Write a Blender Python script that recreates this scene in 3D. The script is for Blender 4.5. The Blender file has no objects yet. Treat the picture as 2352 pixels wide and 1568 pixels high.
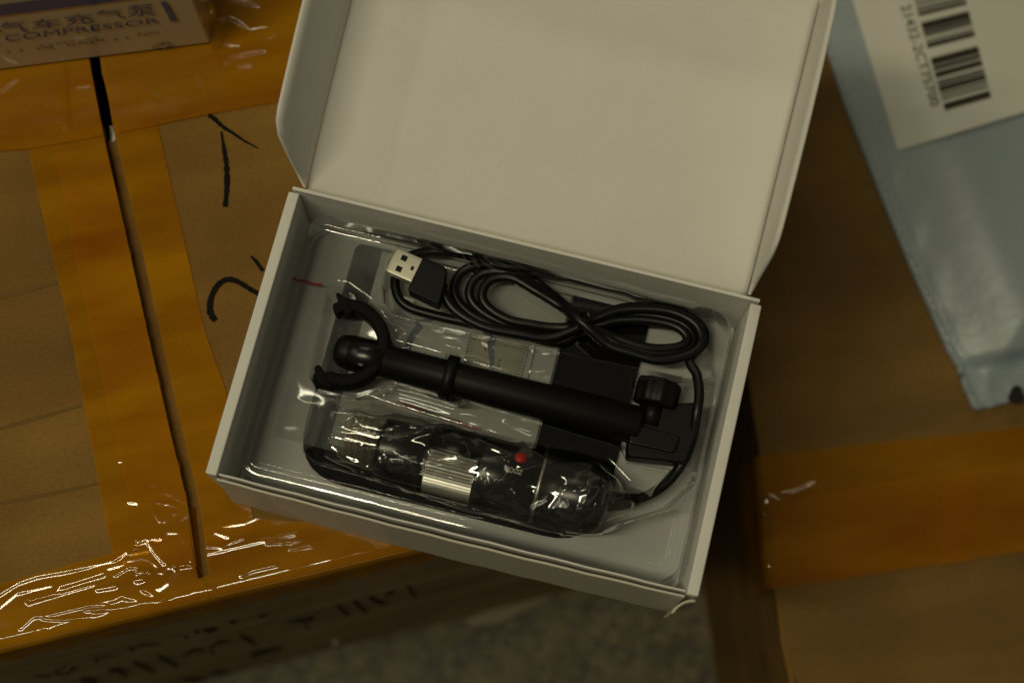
import bpy, bmesh, math, random
import numpy as np
from mathutils import Matrix, Vector, noise
random.seed(4); RNG = np.random.RandomState(7)
sc = bpy.context.scene
COL = sc.collection

# ------------------------------------------------------------------ camera, world, lamps, exposure
TH, ROLL, CAMH, FPX = .2405, .0516, .6449, 3690.      # tilt from straight down, roll, height over the carton top, focal in 2352-px units
c_, s_ = math.cos(TH), math.sin(TH); cr_, sr_ = math.cos(ROLL), math.sin(ROLL)
_r, _u, _v = np.array([1, 0, 0.]), np.array([0, c_, s_]), np.array([0, s_, -c_])
CAMR = np.array([cr_*_r + sr_*_u, -sr_*_r + cr_*_u, _v])
CAMP = np.array([0, 0, CAMH])
cam_d = bpy.data.cameras.new("camera"); cam = bpy.data.objects.new("camera", cam_d); COL.objects.link(cam)
cam_d.sensor_width = 22.3; cam_d.lens = FPX / 2352 * 22.3
M = Matrix.Identity(4)
for i in range(3):
    M[i][0], M[i][1], M[i][2], M[i][3] = CAMR[0][i], CAMR[1][i], -CAMR[2][i], CAMP[i]
cam.matrix_world = M
cam_d.clip_start = .02; cam_d.clip_end = 50
cam_d.dof.use_dof = True; cam_d.dof.focus_distance = .628; cam_d.dof.aperture_fstop = 4.0
sc.camera = cam

w = bpy.data.worlds.new("World"); sc.world = w; w.use_nodes = True
bg = w.node_tree.nodes["Background"]
bg.inputs[0].default_value = (1, .92, .66, 1); bg.inputs[1].default_value = .042

def area_lamp(name, loc, target, sx, sy, power, color):
    d = bpy.data.lights.new(name, 'AREA'); d.shape = 'RECTANGLE'; d.size = sx; d.size_y = sy
    d.energy = power; d.color = color
    o = bpy.data.objects.new(name, d); COL.objects.link(o); o.location = loc
    o.rotation_euler = (Vector(target) - Vector(loc)).to_track_quat('-Z', 'Y').to_euler()
    return o
WARM = (1, .915, .62)
area_lamp("ceiling_lamp", (-.80, -.20, 2.2), (-.80, -.16, 0), 1.2, .11, 20, WARM)
area_lamp("far_ceiling_lamp_back", (-.3, 2.1, 2.4), (0, .12, 0), 1.2, .06, 5.2, WARM)
area_lamp("far_fill_lamp_left", (-2.2, .7, 2.4), (0, .12, 0), 1.2, .06, 4, WARM)  # unseen lamp, added for dim fill from the left

sc.view_settings.view_transform = 'Standard'; sc.view_settings.look = 'None'
sc.view_settings.exposure = 0; sc.view_settings.gamma = 1; sc.view_settings.use_curve_mapping = False
sc.cycles.transparent_max_bounces = 32; sc.cycles.max_bounces = 14
sc.cycles.use_denoising = True
sc.cycles.sample_clamp_indirect = 3

# ------------------------------------------------------------------ measuring helpers
def ray(x, y):
    return ((x-1176)/FPX)*CAMR[0] - ((y-784)/FPX)*CAMR[1] + CAMR[2]
def P(x, y, z=0.):                                  # picture measurement -> point on the level plane z
    d = ray(x, y); return CAMP + d*((z-CAMH)/d[2])
def PV(x, y, A, B):                                 # ... -> point on the upright plane through A, B
    e = B-A; n = np.array([-e[1], e[0], 0.]); d = ray(x, y)
    return CAMP + d*(((A-CAMP) @ n)/(d @ n))
def Qv(X):
    q = (np.asarray(X)-CAMP) @ CAMR.T
    return np.stack([1176+FPX*q[:, 0]/q[:, 2], 784-FPX*q[:, 1]/q[:, 2]], 1)
def zc(sc_, ox, oy): return lambda x, y: ((ox+x/sc_)*.859649, (oy+y/sc_)*.859649)
def seg_dist(pts, poly):
    best = np.full(len(pts), 1e9)
    for a, b in zip(poly[:-1], poly[1:]):
        a = np.array(a, float); b = np.array(b, float); ab = b-a
        t = np.clip(((pts-a) @ ab)/max(ab @ ab, 1e-12), 0, 1)
        best = np.minimum(best, np.hypot(*(pts-a-t[:, None]*ab).T))
    return best
def poly_sdf(pts, poly):                            # negative inside
    poly = [np.array(p, float) for p in poly]
    d = seg_dist(pts, poly+[poly[0]])
    inside = np.zeros(len(pts), bool)
    for a, b in zip(poly, poly[1:]+[poly[0]]):
        cond = (a[1] > pts[:, 1]) != (b[1] > pts[:, 1])
        with np.errstate(divide='ignore', invalid='ignore'):
            xi = (b[0]-a[0])*(pts[:, 1]-a[1])/(b[1]-a[1])+a[0]
        inside ^= cond & (pts[:, 0] < xi)
    return np.where(inside, -d, d)
def sstep(a, b, x):
    t = np.clip((x-a)/(b-a), 0, 1); return t*t*(3-2*t)
def sround(a, b, x):
    t = np.clip((x-a)/(b-a), 0, 1); return t**3/(t**3+(1-t)**3)
def resample(pl, n):
    pl = np.array(pl, float); L = np.r_[0, np.cumsum(np.hypot(*np.diff(pl[:, :2], axis=0).T))]
    t = np.linspace(0, L[-1], n); return np.stack([np.interp(t, L, pl[:, k]) for k in range(pl.shape[1])], 1)
def catmull(pts, n=8):
    p = [np.array(q, float) for q in pts]; p = [2*p[0]-p[1]]+p+[2*p[-1]-p[-2]]; out = []
    for i in range(1, len(p)-2):
        for k in range(n):
            t = k/n; a, b, c, d = p[i-1:i+3]
            out.append(.5*((2*b)+(c-a)*t+(2*a-5*b+4*c-d)*t*t+(3*b-a-3*c+d)*t**3))
    out.append(p[-2]); return np.array(out)
def fbm(X, scale, seed=0., octv=3):
    return np.array([noise.fractal(Vector((x[0]*scale+seed, x[1]*scale-seed, x[2]*scale+seed*.5)), 1.0, 2.0, octv) for x in X])

# ------------------------------------------------------------------ object helpers
INV = {}
def thing(name, label, cat, loc=(0, 0, 0), rz=0., group=None):
    o = bpy.data.objects.new(name, None); COL.objects.link(o); o.empty_display_size = .01
    o.location = loc; o.rotation_euler = (0, 0, rz)
    o["label"] = label; o["category"] = cat
    if group: o["group"] = group
    INV[o.name] = (Matrix.Translation(loc) @ Matrix.Rotation(rz, 4, 'Z')).inverted()
    return o
def mk(name, V, F, mat, parent=None, smooth=False, label=None):
    V = [tuple(map(float, v)) for v in V]
    if parent is not None:
        iv = INV[parent.name]; V = [tuple(iv @ Vector(v)) for v in V]
    me = bpy.data.meshes.new(name); me.from_pydata(V, [], F); me.update()
    if mat: me.materials.append(mat)
    if smooth: me.polygons.foreach_set("use_smooth", [True]*len(me.polygons))
    o = bpy.data.objects.new(name, me); COL.objects.link(o)
    if parent is not None: o.parent = parent; INV[o.name] = INV[parent.name]
    if label: o["label"] = label
    return o
def bev(o, wd, seg=2, angle=35):
    m = o.modifiers.new("bevel", 'BEVEL'); m.width = wd; m.segments = seg; m.limit_method = 'ANGLE'; m.angle_limit = math.radians(angle)
    for p in o.data.polygons: p.use_smooth = True
    n = o.modifiers.new("wn", 'WEIGHTED_NORMAL'); n.keep_sharp = True
    return o
def recalc(o):
    bm = bmesh.new(); bm.from_mesh(o.data); bmesh.ops.recalc_face_normals(bm, faces=bm.faces); bm.to_mesh(o.data); bm.free(); return o
def prism(name, poly, z0, z1, mat, parent, b=0., label=None):      # poly: world xy list
    n = len(poly)
    V = [(p[0], p[1], z0) for p in poly]+[(p[0], p[1], z1) for p in poly]
    F = [list(range(n))[::-1], list(range(n, 2*n))]+[[i, (i+1) % n, n+(i+1) % n, n+i] for i in range(n)]
    o = recalc(mk(name, V, F, mat, parent, label=label))
    return bev(o, b) if b else o
def slab(name, pts, off, mat, parent, b=0., label=None):           # planar 3D polygon thickened by vector off
    n = len(pts); off = np.array(off)
    V = [np.array(p) for p in pts]+[np.array(p)+off for p in pts]
    F = [list(range(n))[::-1], list(range(n, 2*n))]+[[i, (i+1) % n, n+(i+1) % n, n+i] for i in range(n)]
    o = recalc(mk(name, V, F, mat, parent, label=label))
    return bev(o, b) if b else o
def rounded(poly, rads, n=7):
    out = []; N = len(poly)
    for i in range(N):
        p = np.array(poly[i], float)[:2]; a = np.array(poly[i-1], float)[:2]; b = np.array(poly[(i+1) % N], float)[:2]
        r = rads[i] if isinstance(rads, (list, tuple)) else rads
        if r <= 0: out.append(p); continue
        da = (a-p)/np.linalg.norm(a-p); db = (b-p)/np.linalg.norm(b-p)
        for k in range(n+1):
            t = k/n; out.append((1-t)**2*(p+da*r)+2*t*(1-t)*p+t*t*(p+db*r))
    return out
def tube(name, path, rad, mat, parent, sides=12, caps=True, label=None):
    path = np.array(path); n = len(path); rad = np.broadcast_to(rad, (n,))
    T = np.gradient(path, axis=0); T /= np.linalg.norm(T, axis=1)[:, None]
    up = np.array([0, 0, 1.]);
    if abs(T[0] @ up) > .9: up = np.array([1., 0, 0])
    nrm = np.cross(T[0], up); nrm /= np.linalg.norm(nrm)
    V = []; F = []
    for i in range(n):
        nrm = nrm - T[i]*(nrm @ T[i]); nrm /= np.linalg.norm(nrm); bn = np.cross(T[i], nrm)
        for k in range(sides):
            a = 2*math.pi*k/sides; V.append(path[i]+rad[i]*(math.cos(a)*nrm+math.sin(a)*bn))
    for i in range(n-1):
        for k in range(sides):
            F.append([i*sides+k, i*sides+(k+1) % sides, (i+1)*sides+(k+1) % sides, (i+1)*sides+k])
    if caps: F += [list(range(sides))[::-1], list(range((n-1)*sides, n*sides))]
    o = recalc(mk(name, V, F, mat, parent, smooth=True, label=label)); return o
def grid_faces(nu, nv, keep=None):
    F = []
    for i in range(nu-1):
        for j in range(nv-1):
            q = [i*nv+j, (i+1)*nv+j, (i+1)*nv+j+1, i*nv+j+1]
            if keep is None or all(keep[k] for k in q): F.append(q)
    return F
def ribbon(name, pts, widths, mat, parent, z=None, plane=None, label=None):   # flat stroke from picture points
    pl = catmull([(x, y) for x, y in pts], 6); wd = np.interp(np.linspace(0, 1, len(pl)), np.linspace(0, 1, len(widths)), widths)
    T = np.gradient(pl, axis=0); T /= np.linalg.norm(T, axis=1)[:, None]+1e-9; N = np.stack([-T[:, 1], T[:, 0]], 1)
    jit = 1+.12*RNG.randn(len(pl)); A = pl+N*(wd*jit/2)[:, None]; B = pl-N*(wd*jit/2)[:, None]
    f = (lambda q: P(q[0], q[1], z)) if plane is None else (lambda q: plane(q[0], q[1]))
    V = [f(q) for q in A]+[f(q) for q in B]; n = len(pl)
    o = mk(name, V, [[i, i+1, n+i+1, n+i] for i in range(n-1)], mat, parent, label=label)
    return o
def text_geo(body):
    cu = bpy.data.curves.new("t", 'FONT'); cu.body = body; cu.resolution_u = 3
    o = bpy.data.objects.new("t", cu); COL.objects.link(o)
    dg = bpy.context.evaluated_depsgraph_get(); me = bpy.data.meshes.new_from_object(o.evaluated_get(dg))
    V = np.array([v.co[:2] for v in me.vertices]); F = [list(p.vertices) for p in me.polygons]
    bpy.data.objects.remove(o); bpy.data.curves.remove(cu); bpy.data.meshes.remove(me)
    lo, hi = V.min(0), V.max(0); return (V-lo)/(hi-lo), F
def text_quad(name, body, bl, br, tl, tr, mat, parent, mirror=False):          # corners: 3D points
    V, F = text_geo(body); bl, br, tl, tr = map(np.array, (bl, br, tl, tr))
    X = [(1-u)*(1-v)*bl+u*(1-v)*br+(1-u)*v*tl+u*v*tr for u, v in V]
    return mk(name, X, F, mat, parent)

# ------------------------------------------------------------------ materials
def newmat(name):
    m = bpy.data.materials.new(name); m.use_nodes = True; nt = m.node_tree; nt.nodes.clear()
    out = nt.nodes.new("ShaderNodeOutputMaterial"); return m, nt, out
def pbr(name, col, rough=.5, metal=0., spec=.5, coat=0., var=0., vscale=60., bump=0., bscale=400., stretch=(1, 1, 1), col2=None, coat_rough=.05):
    m, nt, out = newmat(name); N = nt.nodes; L = nt.links
    b = N.new("ShaderNodeBsdfPrincipled"); L.new(b.outputs[0], out.inputs[0])
    b.inputs["Base Color"].default_value = (*col, 1); b.inputs["Roughness"].default_value = rough; b.inputs["Metallic"].default_value = metal
    b.inputs["Specular IOR Level"].default_value = spec; b.inputs["Coat Weight"].default_value = coat; b.inputs["Coat Roughness"].default_value = coat_rough
    if var or bump:
        tc = N.new("ShaderNodeTexCoord"); mp = N.new("ShaderNodeMapping"); L.new(tc.outputs["Object"], mp.inputs[0]); mp.inputs["Scale"].default_value = stretch
    if var:
        n1 = N.new("ShaderNodeTexNoise"); n1.inputs["Scale"].default_value = vscale; n1.inputs["Detail"].default_value = 6; L.new(mp.outputs[0], n1.inputs[0])
        mx = N.new("ShaderNodeMix"); mx.data_type = 'RGBA'; mx.inputs[6].default_value = (*[k*(1-var) for k in col], 1)
        mx.inputs[7].default_value = (*(col2 if col2 else [min(1, k*(1+var)) for k in col]), 1); L.new(n1.outputs[0], mx.inputs[0]); L.new(mx.outputs[2], b.inputs["Base Color"])
    if bump:
        n2 = N.new("ShaderNodeTexNoise"); n2.inputs["Scale"].default_value = bscale; n2.inputs["Detail"].default_value = 4; L.new(mp.outputs[0], n2.inputs[0])
        bp = N.new("ShaderNodeBump"); bp.inputs["Strength"].default_value = bump; bp.inputs["Distance"].default_value = .001
        L.new(n2.outputs[0], bp.inputs["Height"]); L.new(bp.outputs[0], b.inputs["Normal"])
    return m
def film(name, tint, rough=.04, boost=1.6, haze=0., hcol=(.8, .8, .8), bump=0., bscale=60., hvar=0., hscale=30., graze=.8, hstretch=(1, 1, 1)):
    m, nt, out = newmat(name); N = nt.nodes; L = nt.links
    tr = N.new("ShaderNodeBsdfTransparent"); tr.inputs[0].default_value = (*tint, 1)
    gl = N.new("ShaderNodeBsdfGlossy"); gl.inputs["Roughness"].default_value = rough; gl.inputs[0].default_value = (1, 1, 1, 1)
    ge = N.new("ShaderNodeNewGeometry"); dt = N.new("ShaderNodeVectorMath"); dt.operation = 'DOT_PRODUCT'; L.new(ge.outputs["Normal"], dt.inputs[0]); L.new(ge.outputs["Incoming"], dt.inputs[1])
    def mth(op, a, b=None, clamp=False):
        n = N.new("ShaderNodeMath"); n.operation = op; n.use_clamp = clamp
        for i, v in enumerate((a, b)):
            if v is None: continue
            if isinstance(v, (int, float)): n.inputs[i].default_value = v
            else: L.new(v, n.inputs[i])
        return n.outputs[0]
    ab = mth('ABSOLUTE', dt.outputs["Value"]); p5 = mth('POWER', mth('SUBTRACT', 1., ab, True), 5.)
    mu = mth('MULTIPLY', mth('ADD', mth('MULTIPLY', p5, graze), .04), boost, True)
    base = tr
    tc = N.new("ShaderNodeTexCoord")
    if haze:
        df = N.new("ShaderNodeBsdfDiffuse"); df.inputs[0].default_value = (*hcol, 1)
        mh = N.new("ShaderNodeMixShader"); mh.inputs[0].default_value = haze; L.new(tr.outputs[0], mh.inputs[1]); L.new(df.outputs[0], mh.inputs[2]); base = mh
        if hvar:
            nz = N.new("ShaderNodeTexNoise"); nz.inputs["Scale"].default_value = hscale; nz.inputs["Detail"].default_value = 5; hm = N.new("ShaderNodeMapping"); hm.inputs["Scale"].default_value = hstretch; L.new(tc.outputs["Object"], hm.inputs[0]); L.new(hm.outputs[0], nz.inputs[0])
            mr = N.new("ShaderNodeMapRange"); mr.inputs[1].default_value = .3; mr.inputs[2].default_value = .7; mr.inputs[3].default_value = haze-hvar; mr.inputs[4].default_value = haze+hvar
            L.new(nz.outputs[0], mr.inputs[0]); L.new(mr.outputs[0], mh.inputs[0])
    ms = N.new("ShaderNodeMixShader"); L.new(mu, ms.inputs[0]); L.new(base.outputs[0], ms.inputs[1]); L.new(gl.outputs[0], ms.inputs[2]); L.new(ms.outputs[0], out.inputs[0])
    if bump:
        n2 = N.new("ShaderNodeTexNoise"); n2.inputs["Scale"].default_value = bscale; n2.inputs["Detail"].default_value = 3; L.new(tc.outputs["Object"], n2.inputs[0])
        bp = N.new("ShaderNodeBump"); bp.inputs["Strength"].default_value = bump; bp.inputs["Distance"].default_value = .001
        L.new(n2.outputs[0], bp.inputs["Height"]); L.new(bp.outputs[0], gl.inputs["Normal"])
    return m
def kraft_mat(name, col):
    m, nt, out = newmat(name); N = nt.nodes; L = nt.links
    b = N.new("ShaderNodeBsdfPrincipled"); L.new(b.outputs[0], out.inputs[0]); b.inputs["Roughness"].default_value = .75; b.inputs["Specular IOR Level"].default_value = .25
    tc = N.new("ShaderNodeTexCoord")
    def nz(scale, stretch, det=5):
        mp = N.new("ShaderNodeMapping"); mp.inputs["Scale"].default_value = stretch; L.new(tc.outputs["Object"], mp.inputs[0])
        n = N.new("ShaderNodeTexNoise"); n.inputs["Scale"].default_value = scale; n.inputs["Detail"].default_value = det; L.new(mp.outputs[0], n.inputs[0]); return n
    big = nz(14, (1, 1, 1)); fib = nz(900, (.6, 1, 1)); band = nz(30, (.12, 1, 1), 3)
    def ramp(src, lo, hi, a, c):
        r = N.new("ShaderNodeMapRange"); r.inputs[1].default_value = a; r.inputs[2].default_value = c; r.inputs[3].default_value = lo; r.inputs[4].default_value = hi; L.new(src.outputs[0], r.inputs[0]); return r
    r1 = ramp(big, .78, 1.2, .3, .7); r2 = ramp(fib, .88, 1.12, .3, .7); r3 = ramp(band, .82, 1.12, .35, .65)
    a = N.new("ShaderNodeMath"); a.operation = 'MULTIPLY'; L.new(r1.outputs[0], a.inputs[0]); L.new(r2.outputs[0], a.inputs[1])
    a2 = N.new("ShaderNodeMath"); a2.operation = 'MULTIPLY'; L.new(a.outputs[0], a2.inputs[0]); L.new(r3.outputs[0], a2.inputs[1])
    vm = N.new("ShaderNodeVectorMath"); vm.operation = 'SCALE'; vm.inputs[0].default_value = col; L.new(a2.outputs[0], vm.inputs["Scale"]); L.new(vm.outputs[0], b.inputs["Base Color"])
    bp = N.new("ShaderNodeBump"); bp.inputs["Strength"].default_value = .25; bp.inputs["Distance"].default_value = .0015; L.new(band.outputs[0], bp.inputs["Height"]); L.new(bp.outputs[0], b.inputs["Normal"])
    return m
CREASE_SHADE = pbr('crease_shade_kraft', (.165, .09, .020), .8, spec=.2)
LABEL_D = pbr('dusty_paper', (.22, .19, .12), .8)
PANEL = kraft_mat('printed_panel_board', (.40, .30, .16))  # greyer printed board, colour lifted to make up for weak light on the front
WHITE = pbr("white_board", (.74, .725, .68), .72, spec=.25, var=.07, vscale=26, bump=.16, bscale=420)
WHITE_SHADED = pbr("white_board_shaded", (.57, .525, .44), .45, spec=.4, var=.04, vscale=50, bump=.05, bscale=500)  # outer front of the white board, darkened with its shade in the colour
KRAFT = kraft_mat("kraft_board", (.215, .112, .020))
KRAFT_D = kraft_mat("kraft_board_dull", (.180, .100, .025))
TAPE = film("amber_tape", (.97, .62, .04), .085, .85, haze=.45, hcol=(.52, .235, .001), bump=.12, bscale=45, hvar=.22, hscale=55, graze=.10, hstretch=(.25, 1, 1))
TAPE_R = film("amber_tape_dull", (.95, .60, .04), .06, .9, haze=.38, hcol=(.50, .23, .004), bump=.10, bscale=40, hvar=.15, hscale=40, graze=.12, hstretch=(.25, 1, 1))
CLEAR = film("clear_blister", (.75, .76, .77), .05, 2.0, haze=.002, hcol=(.6, .6, .55))
BAGFILM = film("clear_bag_film", (.97, .97, .955), .05, 2.6, haze=.003, hcol=(.7, .7, .65))
WRAP = film("clear_wrap", (.92, .9, .85), .08, 1.7, haze=.06, hcol=(.6, .55, .4), bump=.4, bscale=90)
ZIPFILM = film("milky_zip_film", (.97, .97, .95), .12, 1.6, haze=.24, hcol=(.64, .64, .60), bump=.22, bscale=70, hvar=.10, hscale=60)
BLACK = pbr("black_plastic", (.004, .004, .0036), .48, spec=.22, bump=.03, bscale=800)
BLACK_M = pbr('black_matte_plastic', (.004, .004, .0036), .7, spec=.12)
BLACK_S = pbr("black_satin", (.004, .004, .0036), .28, spec=.5)
BLACK_PLATE = pbr("black_plate", (.004, .004, .0035), .6, spec=.05)
CORD = pbr("black_pvc_cord", (.005, .005, .0047), .36, spec=.35)
STEEL = pbr("plated_steel", (.80, .77, .64), .38, metal=.75, var=.06, vscale=300)
SILVER = pbr("brushed_silver", (.50, .49, .45), .36, metal=1., var=.1, vscale=200)
RED = pbr("red_button", (.34, .008, .006), .45)
INK = pbr("marker_ink", (.010, .009, .007), .9, spec=.1)
PRINT_F = pbr("worn_black_print", (.075, .055, .03), .8, spec=.1)
PRINT = pbr("faded_black_print", (.028, .022, .012), .7)
BLUE = pbr("blue_print", (.03, .055, .16), .5)
BLUE_BOX = pbr("blue_box_print", (.018, .075, .24), .35, coat=.6)
RED_STREAK = pbr("red_streak", (.42, .02, .015), .5)
CARD = pbr("white_card", (.66, .65, .60), .5, var=.06, vscale=80)
GOLDISH = pbr("yellowed_film", (.52, .50, .33), .3, spec=.5)
POLY = pbr("grey_poly_film", (.315, .365, .40), .36, spec=.45, var=.05, vscale=14, bump=.45, bscale=90)
LABEL = pbr("paper_label", (.67, .66, .60), .5, spec=.4, var=.03, vscale=20)
DARK = pbr("dark_hole", (.006, .006, .005), .8)
BLACKBAG = pbr("black_poly", (.012, .014, .018), .3, spec=.5, bump=.6, bscale=90)
COATED = pbr("coated_board", (.60, .50, .32), .6, spec=.15, coat=.8, coat_rough=.05, var=.10, vscale=45, bump=.12, bscale=40)
def floor_mat():
    m, nt, out = newmat("speckled_concrete"); N = nt.nodes; L = nt.links
    b = N.new("ShaderNodeBsdfPrincipled"); L.new(b.outputs[0], out.inputs[0]); b.inputs["Roughness"].default_value = .6
    tc = N.new("ShaderNodeTexCoord")
    v = N.new("ShaderNodeTexVoronoi"); v.inputs["Scale"].default_value = 170; L.new(tc.outputs["Object"], v.inputs[0])
    n = N.new("ShaderNodeTexNoise"); n.inputs["Scale"].default_value = 60; n.inputs["Detail"].default_value = 7; L.new(tc.outputs["Object"], n.inputs[0])
    cr = N.new("ShaderNodeValToRGB"); cr.color_ramp.elements[0].position = .2; cr.color_ramp.elements[0].color = (.038, .030, .013, 1); cr.color_ramp.elements[1].position = .9; cr.color_ramp.elements[1].color = (.135, .108, .048, 1)
    sp = N.new("ShaderNodeSeparateColor"); L.new(v.outputs["Color"], sp.inputs[0])
    mx = N.new("ShaderNodeMath"); mx.operation = 'MULTIPLY_ADD'; L.new(sp.outputs[0], mx.inputs[0]); mx.inputs[1].default_value = .55; L.new(n.outputs[0], mx.inputs[2])
    sb = N.new("ShaderNodeMath"); sb.operation = 'SUBTRACT'; L.new(mx.outputs[0], sb.inputs[0]); sb.inputs[1].default_value = .25; L.new(sb.outputs[0], cr.inputs[0])
    L.new(cr.outputs[0], b.inputs["Base Color"]); return m
FLOOR = floor_mat()

# ------------------------------------------------------------------ floor
ZF = -.42
fl = mk("floor", [(-2.5, -2.5, ZF), (2.5, -2.5, ZF), (2.5, 3, ZF), (-2.5, 3, ZF)], [[0, 1, 2, 3]], FLOOR); fl["kind"] = "structure"

# ------------------------------------------------------------------ left carton
CA = P(0, 1487); CB = P(602, 1350); CY = math.atan2(*(CB-CA)[1::-1])+math.radians(.7)
ex = np.array([math.cos(CY), math.sin(CY), 0]); ey = np.array([-ex[1], ex[0], 0]); ez = np.array([0, 0, 1.])
C0 = (CA+CB)/2
def CL(a, b, z=0.): return C0+ex*a+ey*b+ez*z           # carton frame: a along the front edge, b towards the back
aR = (P(1500, 1150)-C0) @ ex; aLf = -.30; bB = .46
carton = thing("cardboard_carton", "large brown carton with slit top seam and amber tape, under the white box", "carton", tuple(CL(0, 0, ZF)), CY)
T_ = .0042
def gapline(pts): return [((P(x, y)-C0) @ ex, (P(x, y)-C0) @ ey) for x, y in pts]
gl_ = gapline([(205, 140), (240, 320), (300, 590), (370, 900), (432, 1165), (440, 1250), (455, 1328)])
gr_ = gapline([(231, 140), (270, 335), (329, 590), (398, 900), (460, 1165), (472, 1250), (480, 1318)])
close = gapline([(476, 1345)])[0]
back = lambda g: (g[0][0]+(g[0][0]-g[2][0])*1.1, bB)
ragL = [(a+.0003*RNG.randn(), b) for a, b in [tuple(x) for x in resample(gl_, 60)]]
ragR = [(a+.0003*RNG.randn(), b) for a, b in [tuple(x) for x in resample(gr_, 40)]]
polyL = [(aLf, 0.), (close[0]-.0002, 0.), (close[0]-.0002, close[1])]+ragL[::-1]+[back(gl_), (aLf, bB)]
polyR = [(aR, 0.), (aR, bB), back(gr_)]+ragR+[(close[0]+.0002, close[1]), (close[0]+.0002, 0.)]
flap_l = prism("top_flap", [CL(*p)[:2] for p in polyL], -T_, 0, KRAFT, carton)
flap_r = prism("top_flap", [CL(*p)[:2] for p in polyR], -T_, 0, KRAFT, carton)
bIn = (P(262, 330, -.0075)-C0) @ ey
prism("inner_flap", [CL(*p)[:2] for p in ((aLf+.008, .007), (aR-.008, .007), (aR-.008, bIn), (aLf+.008, bIn))], -2*T_-.0006, -T_-.0006, KRAFT, carton)
panel = prism("front_panel", [CL(*p)[:2] for p in ((aLf, .0005), (aR, .0005), (aR, .0065), (aLf, .0065))], ZF+.001, -T_-.0003, PANEL, carton)
prism("side_panel", [CL(*p)[:2] for p in ((aR-.006, .0068), (aR, .0068), (aR, bB-.0065), (aR-.006, bB-.0065))], ZF+.001, -T_-.0003, KRAFT_D, carton)
prism("side_panel", [CL(*p)[:2] for p in ((aLf, .0068), (aLf+.006, .0068), (aLf+.006, bB-.0065), (aLf, bB-.0065))], ZF+.001, -T_-.0003, KRAFT_D, carton)
prism("back_panel", [CL(*p)[:2] for p in ((aLf, bB-.006), (aR, bB-.006), (aR, bB), (aLf, bB))], ZF+.001, -T_-.0003, KRAFT_D, carton)

# tape sheets with real creases
Z3 = zc(2.5132, 0, 1200)
CREASES = [[(0,965),(120,890),(250,845),(400,820),(560,790),(760,745),(850,690)], [(0,1050),(110,960),(350,910),(500,860),(700,800),(830,770)],
 [(195,1015),(360,960),(400,920),(560,870),(690,830)], [(195,1018),(440,960),(600,915),(740,880)], [(770,740),(830,690),(900,660),(985,675),(870,700),(840,740)],
 [(840,750),(950,725),(1010,740),(1070,790),(1060,820),(1090,825),(1120,790),(1170,795)], [(780,840),(860,790),(930,790),(920,830),(1000,815),(960,840)],
 [(1000,620),(1060,680),(1105,760),(1050,700),(1000,630)], [(920,620),(1000,575),(1090,565)], [(930,625),(1000,600),(1080,595)], [(920,620),(980,540),(1020,505)],
 [(1030,230),(1100,270),(1240,300)], [(1030,290),(1130,300),(1250,350)], [(1030,345),(1150,370),(1260,405)], [(1105,475),(1150,425),(1260,430),(1200,470),(1130,550),(1190,550)],
 [(1230,580),(1255,640),(1220,700),(1180,785),(1280,745)], [(1180,785),(1280,780)], [(1170,820),(1120,890),(1070,925),(1020,935)], [(970,940),(1025,975)],
 [(600,1030),(760,1010),(820,980),(860,995),(960,1015),(1190,1020),(1300,960),(1420,940)], [(290,1135),(420,1145),(520,1135),(800,1105),(1190,1030),(1430,975)],
 [(640,1085),(800,1065),(940,1040),(1190,1025)], [(140,1200),(220,1125),(330,1110),(560,1055),(720,1045),(690,1070),(580,1080)],
 [(250,1215),(300,1195),(350,1215),(300,1235)], [(520,1205),(800,1165),(1100,1100)], [(1450,550),(1530,580)], [(1400,650),(1480,655),(1640,590)],
 [(1400,695),(1700,625),(1800,605)], [(1800,630),(1870,590),(1980,570)], [(1800,630),(2030,620),(1950,670),(2090,645)], [(1620,845),(1700,810),(1850,775)],
 [(870,345),(920,350)], [(1030,385),(1045,440),(1075,485)], [(800,75),(900,50)], [(660,935),(770,915)], [(920,875),(955,870)], [(1500,510),(1640,490),(1760,440)]]
CREASES = [[Z3(x, y) for x, y in pl] for pl in CREASES]
Z1 = zc(2.6138, 0, 0)
CREASES_T = [[Z1(x, y) for x, y in pl] for pl in [[(1590,430),(1720,405),(1840,385)], [(1570,335),(1670,345)], [(1540,170),(1620,160),(1700,210)], [(1720,225),(1860,205)], [(1710,730),(1800,710),(1890,700)],
 [(1390,20),(1480,10)], [(1600,20),(1720,40),(1800,70)], [(0,630),(60,580),(120,540)], [(540,595),(630,590)], [(1670,490),(1740,485)], [(450,480),(470,900)], [(1850,300),(1920,270)]]]
Z2 = zc(2.6138, 0, 500)
CREASES_S = [[Z2(x, y) for x, y in pl] for pl in [[(790,1415),(900,1390)], [(1140,910),(1190,980),(1250,1040),(1310,1110)], [(735,525),(755,530)], [(485,490),(500,520)], [(460,170),(470,190)]]]
def crease_z(X, lines, h, s, rng=(.5, 1.2)):
    D = Qv(X); z = np.zeros(len(D)); rr = np.random.RandomState(3)
    for pl in lines:
        pl = np.array(pl); lo, hi = pl.min(0)-25, pl.max(0)+25
        m = ((D > lo) & (D < hi)).all(1)
        if m.any():
            d = seg_dist(D[m], list(pl)); z[m] += h*rr.uniform(*rng)*np.exp(-(d/(s*rr.uniform(.7, 1.9)))**2)
    return z
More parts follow.
